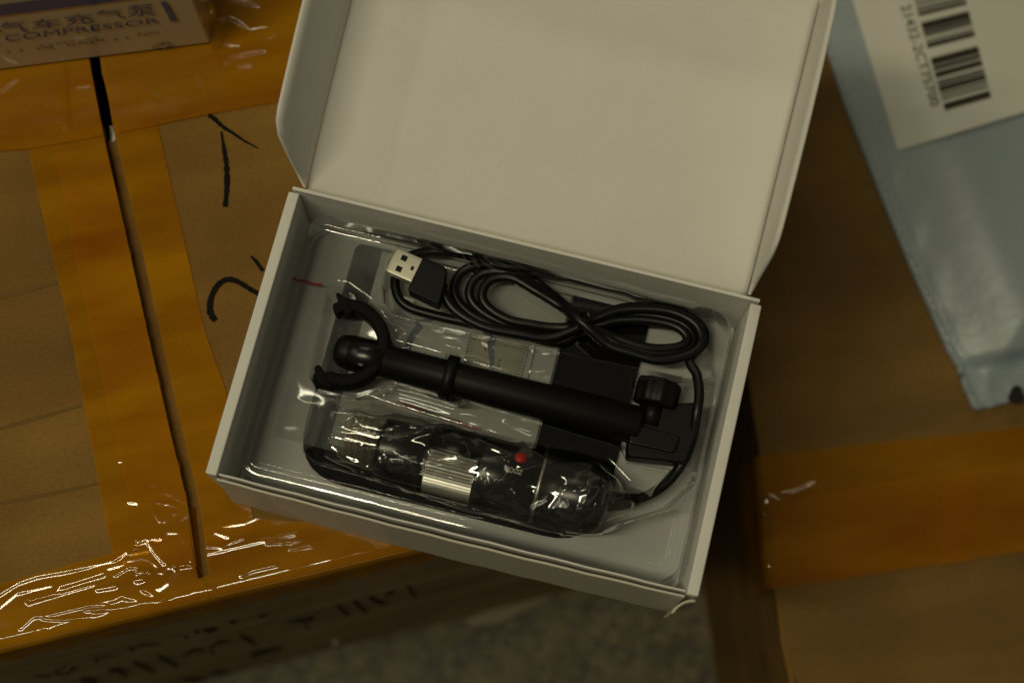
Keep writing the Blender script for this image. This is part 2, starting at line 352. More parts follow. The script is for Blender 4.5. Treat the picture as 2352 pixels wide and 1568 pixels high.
def tape(name, A, B, nu, nv, z0, mat, parent, lines, h=.00035, s=4.2, low=.00025, fold=0, label=None, rag=0.):
    a = resample(A, nu); b = resample(B, nu)
    if rag:
        a += RNG.randn(*a.shape)*rag; b += RNG.randn(*b.shape)*rag
    t = np.linspace(0, 1, nv)
    D = (a[:, None, :]*(1-t)[None, :, None]+b[:, None, :]*t[None, :, None]).reshape(-1, 2)
    X = np.array([P(x, y, z0) for x, y in D])
    z = crease_z(X, lines, h, s, (.35, 1.3))
    if low: z += low*(.5+.5*fbm(X, 55, 3.1, 3)).clip(0, 2)
    X = X+np.stack([0*z, 0*z, z], 1)
    return X, nu, nv
def mk_tape(name, mat, parent, *a, label=None, **k):
    X, nu, nv = tape(name, *a, z0=k.pop('z0'), mat=mat, parent=parent, **k)
    return mk(name, X, grid_faces(nu, nv), mat, parent, smooth=True, label=label)
mk_tape("seam_tape", TAPE, carton, [(40, 220), (65, 345), (100, 500), (160, 750), (250, 1230), (268, 1300)], [(208, 160), (240, 320), (300, 590), (370, 900), (432, 1165), (452, 1300)],
        260, 70, z0=.0006, lines=CREASES+CREASES_S+CREASES_T, h=.00026)
mk_tape("seam_tape", TAPE, carton, [(234, 160), (271, 335), (330, 590), (399, 900), (461, 1165), (478, 1300)], [(340, 200), (362, 290), (420, 540), (470, 760), (520, 900), (585, 1205)],
        260, 50, z0=.0006, lines=CREASES+CREASES_S+CREASES_T, h=.00026)
mk_tape("seam_tape", TAPE, carton, [(128, 350), (150, 470), (168, 560), (215, 780), (262, 985), (300, 1150)], [(246, 350), (274, 470), (294, 560), (343, 780), (389, 985), (430, 1150)], 160, 40, z0=.0011, lines=CREASES+CREASES_S, h=.00026)
mk_tape("cross_tape", TAPE, carton, [(-60, 20), (160, -90)], [(-60, 352), (66, 342), (238, 312)], 100, 70, z0=.0016, lines=CREASES_T, h=.0005)
mk_tape("cross_tape", TAPE, carton, [(178, -90), (760, -200)], [(270, 306), (370, 285), (480, 262), (735, 215)], 150, 90, z0=.0016, lines=CREASES_T, h=.0005)
# front-edge tape: top part + wrap over the edge
A = [(-70, 1362), (0, 1340), (250, 1272), (300, 1252), (430, 1222), (590, 1190), (680, 1198), (770, 1192), (1060, 1150)]
fe = lambda x: Qv([CL(((P(x, 1487-.2276*x)-C0) @ ex), 0.004)])[0]
B = [tuple(fe(x)) for x in (-70, 0, 250, 300, 430, 590, 680, 770, 1060)]
X, nu, nv = tape("edge_tape", A, B, 520, 110, .0012, TAPE, carton, CREASES, h=.00028, s=4.6, low=.00035)
X = X.reshape(nu, nv, 3); rows = [X]
for k in range(1, 22):
    q = k/21; ang = min(1, q*5)*math.pi/2; dn = max(0, q-.2)/.8*.030
    off = np.array([-ey*.0052*math.sin(ang)+ez*(-.005*(1-math.cos(ang))-dn)])
    wob = .0004*np.sin(np.arange(nu)*.11)[:, None]*(-ey)[None, :]*q
    rows.append((X[:, -1, :]*1+off+wob)[:, None, :])
X = np.concatenate(rows, 1); X = X.reshape(-1, 3)
slit = [(205, 140), (240, 320), (300, 590), (370, 900), (432, 1165), (440, 1250), (455, 1328), (480, 1318), (472, 1250), (460, 1165), (398, 900), (329, 590), (270, 335), (231, 140)]
mk("edge_tape", X, grid_faces(nu, len(X)//nu, poly_sdf(Qv(X), slit) > 0), TAPE, carton, smooth=True)
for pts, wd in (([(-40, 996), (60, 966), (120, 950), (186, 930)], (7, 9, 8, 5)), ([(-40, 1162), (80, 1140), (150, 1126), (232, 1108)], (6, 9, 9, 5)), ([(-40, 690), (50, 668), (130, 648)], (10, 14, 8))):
    ribbon("crease_shade", pts, wd, CREASE_SHADE, flap_l, z=.0003)  # flat darker ribbons: the shade of creases in the board, put into colour
# short piece of dark tape hanging into the slit
mk("tape_end", *(lambda V: (V, grid_faces(6, 3)))([P(x, y, z) for (x0, y0), (x1, y1) in zip([(434, 1165), (433, 1190), (434, 1225), (437, 1260), (443, 1300), (452, 1330)], [(450, 1165), (452, 1190), (456, 1225), (459, 1260), (463, 1300), (466, 1330)]) for x, y, z in ((x0, y0, .001), ((x0+x1)/2, y0, -.002), (x1, y1, -.0045))]), TAPE_R, carton, smooth=True)
# marker strokes
for pts, wd in (([(478, 265), (490, 271), (510, 290), (535, 306), (560, 323), (592, 340)], (9, 10, 8, 6, 3)), ([(508, 302), (514, 340), (520, 380), (521, 430), (517, 475)], (4, 9, 12, 13, 11)),
                ([(576, 588), (588, 600), (604, 622)], (4, 8, 9)), ([(600, 678), (575, 664), (545, 646), (520, 642), (500, 655), (486, 680), (482, 705), (485, 722), (495, 736)], (12, 11, 12, 13, 14, 15, 14))):
    ribbon("marker_stroke", pts, wd, INK, flap_r, z=.0004)
# print on the front panel
FP = lambda x, y: PV(x, y, CL(0, 0.0), CL(.1, 0.0))-ey*.0004
Zt = zc(3.36, 0, 1500)
for pts, wd in [([(300, 1018), (450, 1022)], (8,)), ([(330, 1010), (430, 1030)], (6,)), ([(490, 990), (560, 950), (600, 925)], (12, 9, 5)), ([(490, 995), (590, 1005), (660, 955)], (9, 8, 16)), ([(640, 960), (700, 950)], (14, 8)),
                ([(850, 870), (880, 890)], (20, 26)), ([(890, 860), (980, 850), (1070, 840)], (8, 7, 5)), ([(1160, 770), (1200, 790)], (14, 22)), ([(1190, 770), (1300, 745), (1440, 738)], (6, 8, 7)),
                ([(1200, 900), (1300, 945), (1390, 990)], (24, 30, 26)), ([(1420, 845), (1510, 890), (1600, 940)], (24, 32, 24)), ([(980, 980), (1060, 970), (1140, 1010)], (28, 40, 40)), ([(730, 1060), (870, 1080)], (40, 55)),
                ([(1640, 840), (1760, 790), (1830, 800)], (10, 22, 12)), ([(1880, 760), (1980, 720), (2070, 710)], (10, 22, 8)), ([(1890, 750), (1910, 830)], (16, 16)), ([(1750, 620), (1790, 630)], (20, 22)), ([(1830, 610), (1900, 615), (1960, 590)], (20, 34, 6)),
                ([(1640, 670), (1690, 675)], (8, 16)), ([(2160, 655), (2230, 700), (2290, 745)], (20, 26, 20)), ([(2060, 530), (2120, 545)], (16, 22)), ([(2270, 830), (2300, 850)], (40, 40)), ([(1900, 990), (2050, 1000)], (22, 40)), ([(1650, 1060), (1850, 1070)], (40, 44))]:
    ribbon("printed_mark", [Zt(x, y) for x, y in pts], [k/3.36*.86 for k in (wd if len(wd) > 1 else wd*2)], PRINT_F, panel, plane=FP)
Zu = zc(3.36, 600, 1400)
for pts, wd in [([(140, 985), (210, 1030), (270, 1075)], (20, 28, 22)), ([(1005, 720), (1060, 765), (1110, 815)], (24, 30, 24)), ([(1160, 690), (1220, 740), (1270, 790)], (28, 34, 30)), ([(1635, 545), (1680, 600), (1715, 655)], (20, 26, 20)),
                ([(560, 880), (700, 860), (800, 840)], (8, 20, 24)), ([(720, 890), (760, 930)], (14, 14)), ([(1300, 650), (1370, 690), (1440, 710)], (30, 30, 14)), ([(1440, 640), (1530, 600)], (10, 20)), ([(300, 830), (380, 810)], (10, 16)), ([(240, 1160), (330, 1150), (510, 1105)], (30, 34, 20))]:
    ribbon("printed_mark", [Zu(x, y) for x, y in pts], [k/3.36*.86 for k in wd], PRINT_F, panel, plane=FP)

# black bag inside the carton, seen through the slit
bb = thing("black_plastic_bag", "black plastic bag inside the carton, seen through the slit near the wrapped box", "bag", tuple(P(240, 200, -.05)))
nu, nv = 40, 30
X = np.array([P(150+i*5, 60+j*11, -.030) for i in range(nu) for j in range(nv)]); X[:, 2] += .012*fbm(X, 60, 1.7, 4)
mk("film", X, grid_faces(nu, nv), BLACKBAG, bb, smooth=True)
ps = thing("paper_scrap", "small white scrap caught in the carton slit below the black bag", "scrap", tuple(P(255, 315, -.005)))
mk("sheet", [P(x, y, z) for x, y, z in ((250, 288, -.010), (258, 290, -.006), (262, 305, -.004), (268, 318, -.003), (256, 330, -.006), (249, 326, -.009), (252, 310, -.010))], [[0, 1, 2, 6], [2, 3, 4, 6], [4, 5, 6]], WHITE, ps)

# ------------------------------------------------------------------ film-wrapped product box, top left
BA, BB = P(-260, 200), P(487, 105); be = (BB-BA)/np.linalg.norm(BB-BA); bn = np.array([-be[1], be[0], 0])
pb = thing("product_box", "film-wrapped printed box standing on the taped carton, top left corner", "box", tuple((BA+BB)/2), math.atan2(be[1], be[0]))
hB = .072; z0 = .0016+.0008
pbody = prism("carton_body", [BA[:2], BB[:2], (BB+bn*.14)[:2], (BA+bn*.14)[:2]], z0, hB, COATED, pb, .0012)
BP = lambda x, y, o=.0005: PV(x, y, BA, BB)-bn*o
Zb = zc(3.92, 0, 0)
def bq(pts): return [BP(*Zb(x, y)) for x, y in pts]
def print_quad(pts, mat, name): return mk(name, bq(pts), [list(range(len(pts)))], mat, pbody)
print_quad([(-400, 100), (-400, 205), (0, 155), (620, 78), (1240, 0), (1700, -60), (1250, -160), (600, -30), (0, 45)], BLUE_BOX, "printed_band")
print_quad([(1680, 18), (1745, 10), (1858, 208), (1792, 222)], BLUE_BOX, "printed_bar")
chars = [("汽", (-60, 365), (300, 320), (-115, 250), (255, 205)), ("车", (345, 320), (650, 265), (330, 205), (625, 180)), ("充", (690, 272), (985, 230), (655, 160), (965, 130)),
         ("气", (1025, 190), (1320, 185), (990, 108), (1285, 88)), ("泵", (1335, 178), (1640, 150), (1325, 62), (1615, 33))]
for ch, bl, br, tl, tr in chars:
    text_quad("printed_character", ch, *bq([bl, br, tl, tr]), BLUE_BOX, pbody)
text_quad("printed_word", "AIR COMPRESSOR", *bq([(-420, 490), (1675, 235), (-440, 425), (1660, 178)]), BLUE_BOX, pbody)
GREYP = pbr("faint_print", (.16, .13, .06), .4, coat=.6)
for k in range(26):
    x = 80+k*62+random.uniform(-8, 8); y = 545-(x-80)*.132+random.uniform(-14, 10)
    if random.random() < .75: print_quad([(x, y+14), (x+random.uniform(24, 52), y+8), (x+random.uniform(24, 50), y-6), (x-3, y)], GREYP, "small_print")
for k in range(8):
    x = 420+k*80+random.uniform(-8, 8); y = 470-(x-420)*.135+random.uniform(-8, 8)
    print_quad([(x, y+9), (x+45, y+3), (x+42, y-5), (x-3, y)], GREYP, "small_print")
# recycling mark: three bent arrows
rc = (1717, 478)
DARKP = pbr("dark_olive_print", (.03, .024, .008), .5, coat=.4)
text_quad("recycling_mark", "♻", *bq([(1600, 528), (1838, 500), (1590, 452), (1822, 424)]), DARKP, pbody)
# wrap film: skin over the front and a loose fin at the right end
def film_sheet(fn, nu, nv): return [fn(i/(nu-1), j/(nv-1)) for i in range(nu) for j in range(nv)]
V = np.array(film_sheet(lambda u, v: BB+be*(.0005+.0055*u)-bn*(.003-.006*u+.0012*math.sin(v*17))+ez*(z0+.001+v*.070), 8, 60)); V += .0006*np.random.RandomState(1).randn(*V.shape)*.5
mk("film_fin", V, grid_faces(8, 60), WRAP, pb, smooth=True)

# ------------------------------------------------------------------ right carton
ZR = -.15; RY = math.radians(9.4)
RB = P(1786, 1310, ZR); rx = np.array([math.cos(RY), math.sin(RY), 0]); ry = np.array([-rx[1], rx[0], 0])
def RL(a, b, z=0.): return RB+rx*a+ry*b+ez*z
rcart = thing("cardboard_carton", "lower brown carton at right, with wide amber tape band and grey mailer on top", "carton", tuple(RL(.2, .1, ZF-ZR)), RY)
ra1, rb0, rb1 = .42, -.16, .34
# left strip of board cut loose along the edge
def rl2(x, y): q = P(x, y, ZR)-RB; return q @ rx, q @ ry
cut = [rl2(1786+k, y) for k, y in ((0, 1352), (8, 1400), (16, 1470), (34, 1570))]
prism("top_panel", [RL(*p)[:2] for p in [(.0, .006), (.0, rb1), (ra1, rb1), (ra1, rb0), (cut[-1][0]+.004, rb0), (cut[-1][0]+.002, cut[-1][1]), cut[2], cut[1], (cut[0][0], .002), (cut[0][0], .006)]], ZR-.005, ZR, KRAFT_D, rcart)
prism("edge_strip", [RL(*p)[:2] for p in [(.0, .0052), (cut[0][0]-.001, .0052), (cut[1][0]-.0014, cut[1][1]), (cut[2][0]-.0016, cut[2][1]), (cut[-1][0]-.001, cut[-1][1]), (cut[-1][0], rb0), (.0, rb0)]], ZR-.0055, ZR-.0006, KRAFT, rcart)
for a, b in (((0, rb0), (0, rb1)), ((0, rb0), (ra1, rb0)), ((ra1, rb0), (ra1, rb1)), ((0, rb1), (ra1, rb1))):
    pa, pbp = RL(*a), RL(*b); e = (pbp-pa)/np.linalg.norm(pbp-pa); ctr = RL(ra1/2, (rb0+rb1)/2); n = np.array([-e[1], e[0], 0]); n = n if (ctr-pa) @ n > 0 else -n
    sh = .0054 if abs(a[0]-b[0]) > .1 else 0
    prism("side_panel", [(pa+e*sh+n*.0003)[:2], (pbp-e*sh+n*.0003)[:2], (pbp-e*sh+n*.005)[:2], (pa+e*sh+n*.005)[:2]], ZF+.001, ZR-.006, KRAFT_D, rcart)
def tape_r(name, A, B, z0, lines, wrap=None, nu=120, nv=60, h=.0004, s=4):
    X, nu, nv = tape(name, A, B, nu, nv, ZR+z0, TAPE_R, rcart, lines, h=.0009, s=4.5, low=.0006)
    X = X.reshape(nu, nv, 3)
    if wrap:
        edge = X[0]; rows = [edge+(-rx*.0015-ez*(.0015+wrap*k/5))[None] for k in range(5, -1, -1)]
        X = np.concatenate([np.array(rows), X], 0)
    return mk(name, X.reshape(-1, 3), grid_faces(X.shape[0], nv), TAPE_R, rcart, smooth=True)
Z5 = zc(2.0256, 1836, 1050)
CR5 = [[Z5(x, y) for x, y in pl] for pl in [[(440,575),(480,565),(520,580),(560,600),(515,620),(480,595),(440,580)], [(430,640),(465,635)], [(500,570),(620,530),(700,495),(800,498),(850,490)], [(420,350),(435,340)], [(490,340),(495,400)], [(455,922),(465,925)], [(850,490),(1100,450),(1420,400),(1823,335)], [(1330,250),(1345,300)], [(1175,260),(1180,300)]]]
tape_r("tape_band", [(1741, 1047), (2480, 967)], [(1767, 1352), (2480, 1244)], .0006, CR5, wrap=.05)
tape_r("tape_overlap", [(1775, 1166), (1900, 1130), (2100, 1095), (2480, 1045)], [(1773, 1352), (2480, 1246)], .0013, CR5, nu=90, nv=40)
tape_r("tape_overlap", [(2165, 1098), (2250, 1090)], [(2160, 1296), (2225, 1288)], .0019, [], nu=12, nv=20)
# ------------------------------------------------------------------ grey poly mailer on the right carton
pm = thing("poly_mailer", "pale grey plastic mailer with white barcode label, on the right carton", "mailer", tuple(P(2250, 500, ZR)))
ZM = ZR+.012
out_ = [(1885, 20), (1912, 115), (1950, 230), (2030, 430), (2100, 600), (2190, 800), (2214, 838), (2212, 846), (2219, 852), (2217, 862), (2225, 872), (2226, 884), (2235, 896), (2240, 912), (2250, 937), (2270, 928), (2290, 927), (2310, 919), (2330, 915), (2345, 905), (2420, 900), (2620, 880), (2620, -160), (1820, -160)]
oc = [tuple(P(x, y, ZM)[:2]) for x, y in out_]
lo = np.min(oc, 0); hi = np.max(oc, 0); st = .0022
gx = np.arange(lo[0]-.004, hi[0]+.004, st); gy = np.arange(lo[1]-.004, hi[1]+.004, st)
G = np.array([(x, y) for x in gx for y in gy]); sd = poly_sdf(G, oc)
G3 = np.c_[G, np.zeros(len(G))]
D2 = Qv(np.c_[G, np.full(len(G), ZM)])
puff = .020*sstep(0, .045, -sd)+.004*sstep(0, .008, -sd)
flap = sstep(8, -14, (D2[:, 1]-(835-.155*(D2[:, 0]-2214))))
puff = puff*(.25+.75*flap)+.0022*fbm(G3, 70, 8.8, 3)*(1-flap)*sstep(0, .006, -sd)+.0004*fbm(G3, 18, 5.3, 2)*sstep(0, .02, -sd)
soft = .0003*np.sin((D2[:, 0]+.35*D2[:, 1]-1960)/16)*np.exp(-((D2[:, 0]-(1945+.31*D2[:, 1]))/30)**2)
top = ZR+.002+puff*.8+soft
# snap rim vertices onto the outline
keep = sd < 0
V = np.c_[G, top]; o = mk("film", V, [f for f in grid_faces(len(gx), len(gy)) if sum(bool(keep[k]) for k in f) >= 3], POLY, pm, smooth=True)
bmm = bmesh.new(); bmm.from_mesh(o.data); bmesh.ops.delete(bmm, geom=[v for v in bmm.verts if not v.link_faces], context='VERTS')
iv = INV[o.name]; inv_ = iv.inverted()
for v in bmm.verts:
    if v.is_boundary:
        wv = inv_ @ v.co; p2 = np.array(wv[:2]); best = None
        for a, b in zip(oc, oc[1:]+oc[:1]):
            a = np.array(a); b = np.array(b); t = np.clip((p2-a) @ (b-a)/((b-a) @ (b-a)), 0, 1); q = a+t*(b-a); dd = np.hypot(*(q-p2))
            if best is None or dd < best[0]: best = (dd, q)
        v.co = iv @ Vector((best[1][0], best[1][1], ZR+.0065))
bd = [e for e in bmm.edges if e.is_boundary]; r = bmesh.ops.extrude_edge_only(bmm, edges=bd)
for v in [g for g in r['geom'] if isinstance(g, bmesh.types.BMVert)]: v.co.z -= .0058
bmm.normal_update(); bmm.to_mesh(o.data); bmm.free()
for p in o.data.polygons: p.use_smooth = True
def mail_z(x, y):
    q = P(x, y, ZR+.022)[:2]; sdv = poly_sdf(np.array([q]), oc)[0]
    return ZR+.002+.8*(.020*float(sstep(0, .045, -sdv))+.004)+.0012
def MP(x, y, o=0.): return P(x, y, mail_z(x, y)+o)
def mail_sheet(name, c4, nu, nv, o, mat):
    V = []
    for i in range(nu):
        for j in range(nv):
            u, v = i/(nu-1), j/(nv-1); q = (1-u)*(1-v)*np.array(c4[0])+u*(1-v)*np.array(c4[1])+u*v*np.array(c4[2])+(1-u)*v*np.array(c4[3]); V.append(MP(q[0], q[1], o))
    return mk(name, V, grid_faces(nu, nv), mat, pm, smooth=True)
lab = mail_sheet("shipping_label", [(1903, -180), (2062, 346), (2440, 232), (2290, -280)], 14, 14, .0020, LABEL)
Z6 = zc(3.485, 2136, 0)
V = []; F = []; 
bl0, bl1, br0, br1 = map(np.array, (Z6(1040, -110), Z6(1355, 1028), Z6(1490, -215), Z6(1785, 905)))
t = 0.; rr = random.Random(11)
bars = [(.0, .03), (.05, .075), (.085, .10), (.125, .14), (.165, .185), (.20, .228), (.285, .345), (.352, .375), (.385, .40), (.43, .442), (.455, .49), (.575, .635), (.645, .675), (.69, .735), (.76, .772), (.782, .80), (.81, .85), (.865, .88), (.90, .915), (.945, 1.)]
for a, b in bars:
    k = len(V)
    for q in (bl0+(bl1-bl0)*a, br0+(br1-br0)*a, br0+(br1-br0)*b, bl0+(bl1-bl0)*b): V.append(MP(q[0], q[1], .0028))
    F.append([k, k+1, k+2, k+3])
mk("barcode", V, F, PRINT, lab)
cs = "21432-2CT75700"
tx0, tx1, ty0, ty1 = map(np.array, (Z6(940, 60), Z6(1225, 1000), Z6(1030, 35), Z6(1310, 965)))
text_quad("label_text", cs, *[MP(k[0], k[1], .0028) for k in (tx0, tx1, ty0, ty1)], PRINT, lab)
hole = prism("tear_hole", [P(2335+16*math.cos(a)*(1+.2*math.sin(3*a)), 905+20*math.sin(a), ZR+.012)[:2] for a in np.linspace(0, 6.28, 15)[:-1]], ZR+.0105, ZR+.0125, DARK, pm)

# ------------------------------------------------------------------ white mailer box
BX, BYc, BYAW, BW, BD, BH = -.0083, .1285, -.1934, .19, .1188, .046
bX = np.array([math.cos(BYAW), math.sin(BYAW), 0]); bY = np.array([-bX[1], bX[0], 0]); BO = np.array([BX, BYc, 0.])
def L_(a, b, z=0.): return BO+bX*a+bY*b+ez*z
def toL(p): q = np.asarray(p)-BO; return np.array([q @ bX, q @ bY, q[2]])
ZB = .0022                                             # the box stands on the tape
mb = thing("mailer_box", "open white cardboard mailer box with raised lid, holding the microscope kit", "box", tuple(L_(0, 0, ZB)), BYAW)
def lbox(name, a0, a1, b0, b1, z0, z1, mat, b=.0006, label=None): return prism(name, [L_(a0, b0)[:2], L_(a1, b0)[:2], L_(a1, b1)[:2], L_(a0, b1)[:2]], z0, z1, mat, mb, b, label)
hw, hd = BW/2, BD/2
lbox("bottom_panel", -hw+.0047, hw-.0047, -hd+.004, hd-.0017, ZB, ZB+.0016, WHITE, 0)
lbox("side_wall", -hw, -hw+.0045, -hd+.0016, hd-.0022, ZB, BH, WHITE, .0007)
lbox("side_wall", hw-.0045, hw, -hd+.0016, hd-.0022, ZB, BH, WHITE, .0007)
# front wall: two boards with a slot between them; the outer one bows a little
def bowed(name, b0, th, zt, mat, bow, slant=0.):
    n = 24; V = []
    for i in range(n+1):
        a = -hw+.0049+(BW-.0098)*i/n; o = -bow*math.sin(math.pi*i/n)+.00012*math.sin(i*1.9)
        for db, z in ((-slant, ZB), (0, zt), (th, zt), (th-slant, ZB)): V.append(L_(a, b0+db+o, z))
    F = [[i*4+k, i*4+(k+1) % 4, (i+1)*4+(k+1) % 4, (i+1)*4+k] for i in range(n) for k in range(4)]+[[0, 1, 2, 3], [n*4+3, n*4+2, n*4+1, n*4]]
    o = recalc(mk(name, V, F, mat, mb)); return bev(o, .0003)
bowed("front_wall", -hd, .0010, BH-.0002, WHITE_SHADED, .0008, .0022)
bowed("front_wall_inner", -hd+.0022, .0008, BH-.0014, WHITE, .0002)
lbox("back_wall", -hw+.0012, hw-.0012, hd-.0014, hd, ZB, BH+.0005, WHITE, .0003)
# corner ears at the front
def ear(sx, curl):
    V = []; n = 10; m = 8
    for i in range(n):
        u = i/(n-1); ang = u*1.15
        for j in range(m):
            v = j/(m-1); hgt = BH-.001-v*(.040-.010*u*u)
            V.append(L_(sx*(hw-.0006-.0085*math.sin(ang)*.9), -hd+.0012-.0062*(1-math.cos(ang*1.2))*curl-.0010*u-.0016, hgt))
    o = mk("corner_ear", V, grid_faces(n, m), WHITE_SHADED, mb, smooth=True); md = o.modifiers.new("s", 'SOLIDIFY'); md.thickness = .0009; return o
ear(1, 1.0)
# lid, hinged on the back wall and leaning back
LT = math.radians(13.5); ly0, lz0 = hd-.0003, BH+.0004
lidY = bY*math.cos(LT)+ez*math.sin(LT); lidN = -bY*math.sin(LT)+ez*math.cos(LT); LO = L_(0, ly0, lz0)
LWd = .0885; LLn = .1205
V = []; nu, nv = 70, 50
for i in range(nu):
    for j in range(nv):
        u = -1+2*i/(nu-1); v = j/(nv-1); s = LLn*v
        sag = .0022*math.exp(-s/.004)+.0008*math.exp(-s/.014)+.0006*math.sin(v*3.1)*math.cos(u*1.4)+.00045*noise.fractal(Vector((u*2.6, v*2.2, 4.)), 1., 2., 4)
        V.append(LO+bX*(u*LWd)+lidY*s-lidN*sag)
lid = o = mk("lid", V, grid_faces(nu, nv), WHITE, mb, smooth=True); md = o.modifiers.new("s", 'SOLIDIFY'); md.thickness = .0014; md.offset = -1
def lid_flap(sx, lean, hgt, bend):
    prof = [(.0008, 0), (.0135, .80), (.0175, .95), (.022, 1.), (.104, 1.), (.1125, .93), (.117, .72), (.1195, 0)]
    base = bX*(sx*(LWd+.0001)); d = lidN*math.cos(lean)+bX*sx*math.sin(lean)
    n = 26; ss = np.linspace(.0008, .1195, n); V = []; m = 7
    for s in ss:
        top = np.interp(s, [p[0] for p in prof], [p[1] for p in prof])*hgt
        for j in range(m):
            t = j/(m-1); V.append(LO+base+lidY*s+d*(top*t)+bX*sx*bend*(t*t)*math.sin(math.pi*s/.12))
    o = mk("lid_flap", V, grid_faces(n, m), WHITE, lid, smooth=True); md = o.modifiers.new("s", 'SOLIDIFY'); md.thickness = .0012; md.offset = 1 if sx > 0 else -1
lid_flap(-1, math.radians(11), .041, .001); lid_flap(1, math.radians(2), .041, .0008)
V = []
for i in range(14):
    for j in range(6):
        u = -1+2*i/13; t = j/5; V.append(LO+bX*(u*.0865)+lidY*(LLn+.0008+.004*t*t)+lidN*(.036*t))
o = mk("tuck_flap", V, grid_faces(14, 6), WHITE, lid, smooth=True); md = o.modifiers.new("s", 'SOLIDIFY'); md.thickness = .0012

# ------------------------------------------------------------------ black base plate under the tray
ZPL = ZB+.0022
bp_ = thing("base_plate", "flat black stand base plate lying under the clear tray in the white box", "plate", tuple(L_(-.008, .005, ZPL)), BYAW)
pp = rounded([(-.0700, -.0448), (.0555, -.0448), (.0555, .0545), (-.0700, .0545)], [.022, .022, .004, .004])
prism("plate", [L_(*p)[:2] for p in pp], ZPL, ZPL+.0022, BLACK_PLATE, bp_, .0005)
# ------------------------------------------------------------------ zip bag with a printed measuring film, on the plate
ZK = ZPL+.0034
kb = thing("zip_bag", "clear zip bag with printed measuring film and blue ring, under the clear tray", "bag", tuple(P(1050, 800, ZK)), BYAW)
cq = [toL(P(x, y, ZK))[:2] for x, y in ((838, 687), (1306, 660), (1238, 1020), (795, 910))]
xl, xr = (cq[0][0]+cq[3][0])/2, (cq[1][0]+cq[2][0])/2
nu, nv = 40, 36; V = []
for i in range(nu):
    for j in range(nv):
        a = xl+(xr-xl)*i/(nu-1); b = -.030+.083*j/(nv-1); V.append(L_(a, b, ZK+.0003*math.sin(a*150)+.0003*math.sin(b*120)))
ins = mk("paper_insert", V, grid_faces(nu, nv), CARD, kb, smooth=True)
def kz(x, y, o): return P(x, y, ZK+.0009+o)
RINGC = (1035, 818)
V = []; F = []
for k in range(61):
    a = 2*math.pi*k/60
    for r in (93, 108): V.append(kz(RINGC[0]+r*math.cos(a), RINGC[1]+r*math.sin(a)*.97, 0))
F = [[2*k, 2*k+1, 2*k+3, 2*k+2] for k in range(60)]; mk("printed_ring", V, F, BLUE, ins)
Z7 = zc(4.1255, 1030, 820)
mk("measuring_strip", [kz(*Z7(x, y), .0001) for x, y in ((930, 290), (1560, 430), (1440, 800), (850, 620))], [[0, 1, 2, 3]], GOLDISH, ins)
def thin(a, b, wd, mat, nm, o=.0003): ribbon(nm, [Z7(*a), Z7((a[0]+b[0])/2, (a[1]+b[1])/2), Z7(*b)], (wd, wd), mat, ins, z=ZK+.0009+o)
mk("blue_band", [kz(*Z7(x, y), .0003) for x, y in ((1120, 365), (1205, 375), (1195, 680), (1150, 660))], [[0, 1, 2, 3]], BLUE, ins)
thin((1590, 420), (1490, 785), 1.6, PRINT, "ruler_line"); thin((1655, 430), (1565, 805), 2.0, PRINT, "ruler_line"); thin((940, 290), (860, 660), 1.2, PRINT, "ruler_line")
for k in range(11):
    x, y = 1578-10.0*k, 440+34*k; ln = 110 if k % 5 == 0 else 75
    thin((x-ln, y-22), (x, y), 1.5, PRINT, "ruler_tick")
for k in range(8):
    x, y = 945-9*k, 320+32*k; thin((x, y), (x+60, y+12), 1.1, PRINT, "ruler_tick")
for cx_, cy_ in ((1255, 395), (1310, 412), (1095, 470), (1250, 590), (1235, 640)): thin((cx_, cy_-14), (cx_+14, cy_+16), 4, PRINT, "ruler_figure")
for a, b, wd in (((130, 1035), (420, 1130), 7), ((200, 1085), (620, 1210), 10), ((420, 1150), (820, 1270), 8), ((600, 1220), (1050, 1345), 7)): thin(a, b, wd, RED_STREAK, "red_streak")  # bars painted in for red print reflected in the tray's pocket wall
mk("blue_print_patch", [kz(*Z7(x, y), .0004) for x, y in ((330, 850), (500, 890), (760, 985), (760, 1020), (560, 1000), (420, 930))], [[0, 1, 2, 3, 4, 5]], BLUE, ins)
ribbon("zip_line", [(677, 643), (700, 646), (720, 652), (740, 654)], (6, 7, 6, 6), RED_STREAK, kb, z=ZK+.004)
nu, nv = 250, 190; V = []
for i in range(nu):
    for j in range(nv):
        u, v = i/(nu-1), j/(nv-1); V.append(L_(-.082+(xr+.001+.082)*u, -.033+.0875*v, ZK+.0022))
V = np.array(V); V[:, 2] += .0018*(fbm(V, 48, 3.7, 2)).clip(-1, 1)
ZCR = [[Z7(x, y) for x, y in pl] for pl in [[(30,880),(400,960),(800,1100),(1080,1230)], [(0,950),(300,1030),(700,1150),(1000,1220)], [(100,900),(500,1000),(760,1080)], [(1320,1235),(1420,1300),(1500,1340),(1590,1370)],
 [(80,220),(300,280),(520,340)], [(650,310),(800,330),(870,400)], [(430,180),(600,240),(850,270),(1000,290),(1200,340)], [(870,590),(1000,600),(1150,670)], [(1210,480),(1310,530)], [(1640,460),(1800,480)], [(1610,690),(1700,710),(1760,690)], [(120,400),(250,410)], [(150,320),(230,290),(180,370)], [(1080,380),(1130,410)]]]
V[:, 2] += crease_z(V, ZCR, .0008, 6)
V[:, 2] = np.maximum(V[:, 2], ZK+.0016)
mk("bag_film", V, grid_faces(nu, nv), ZIPFILM, kb, smooth=True)

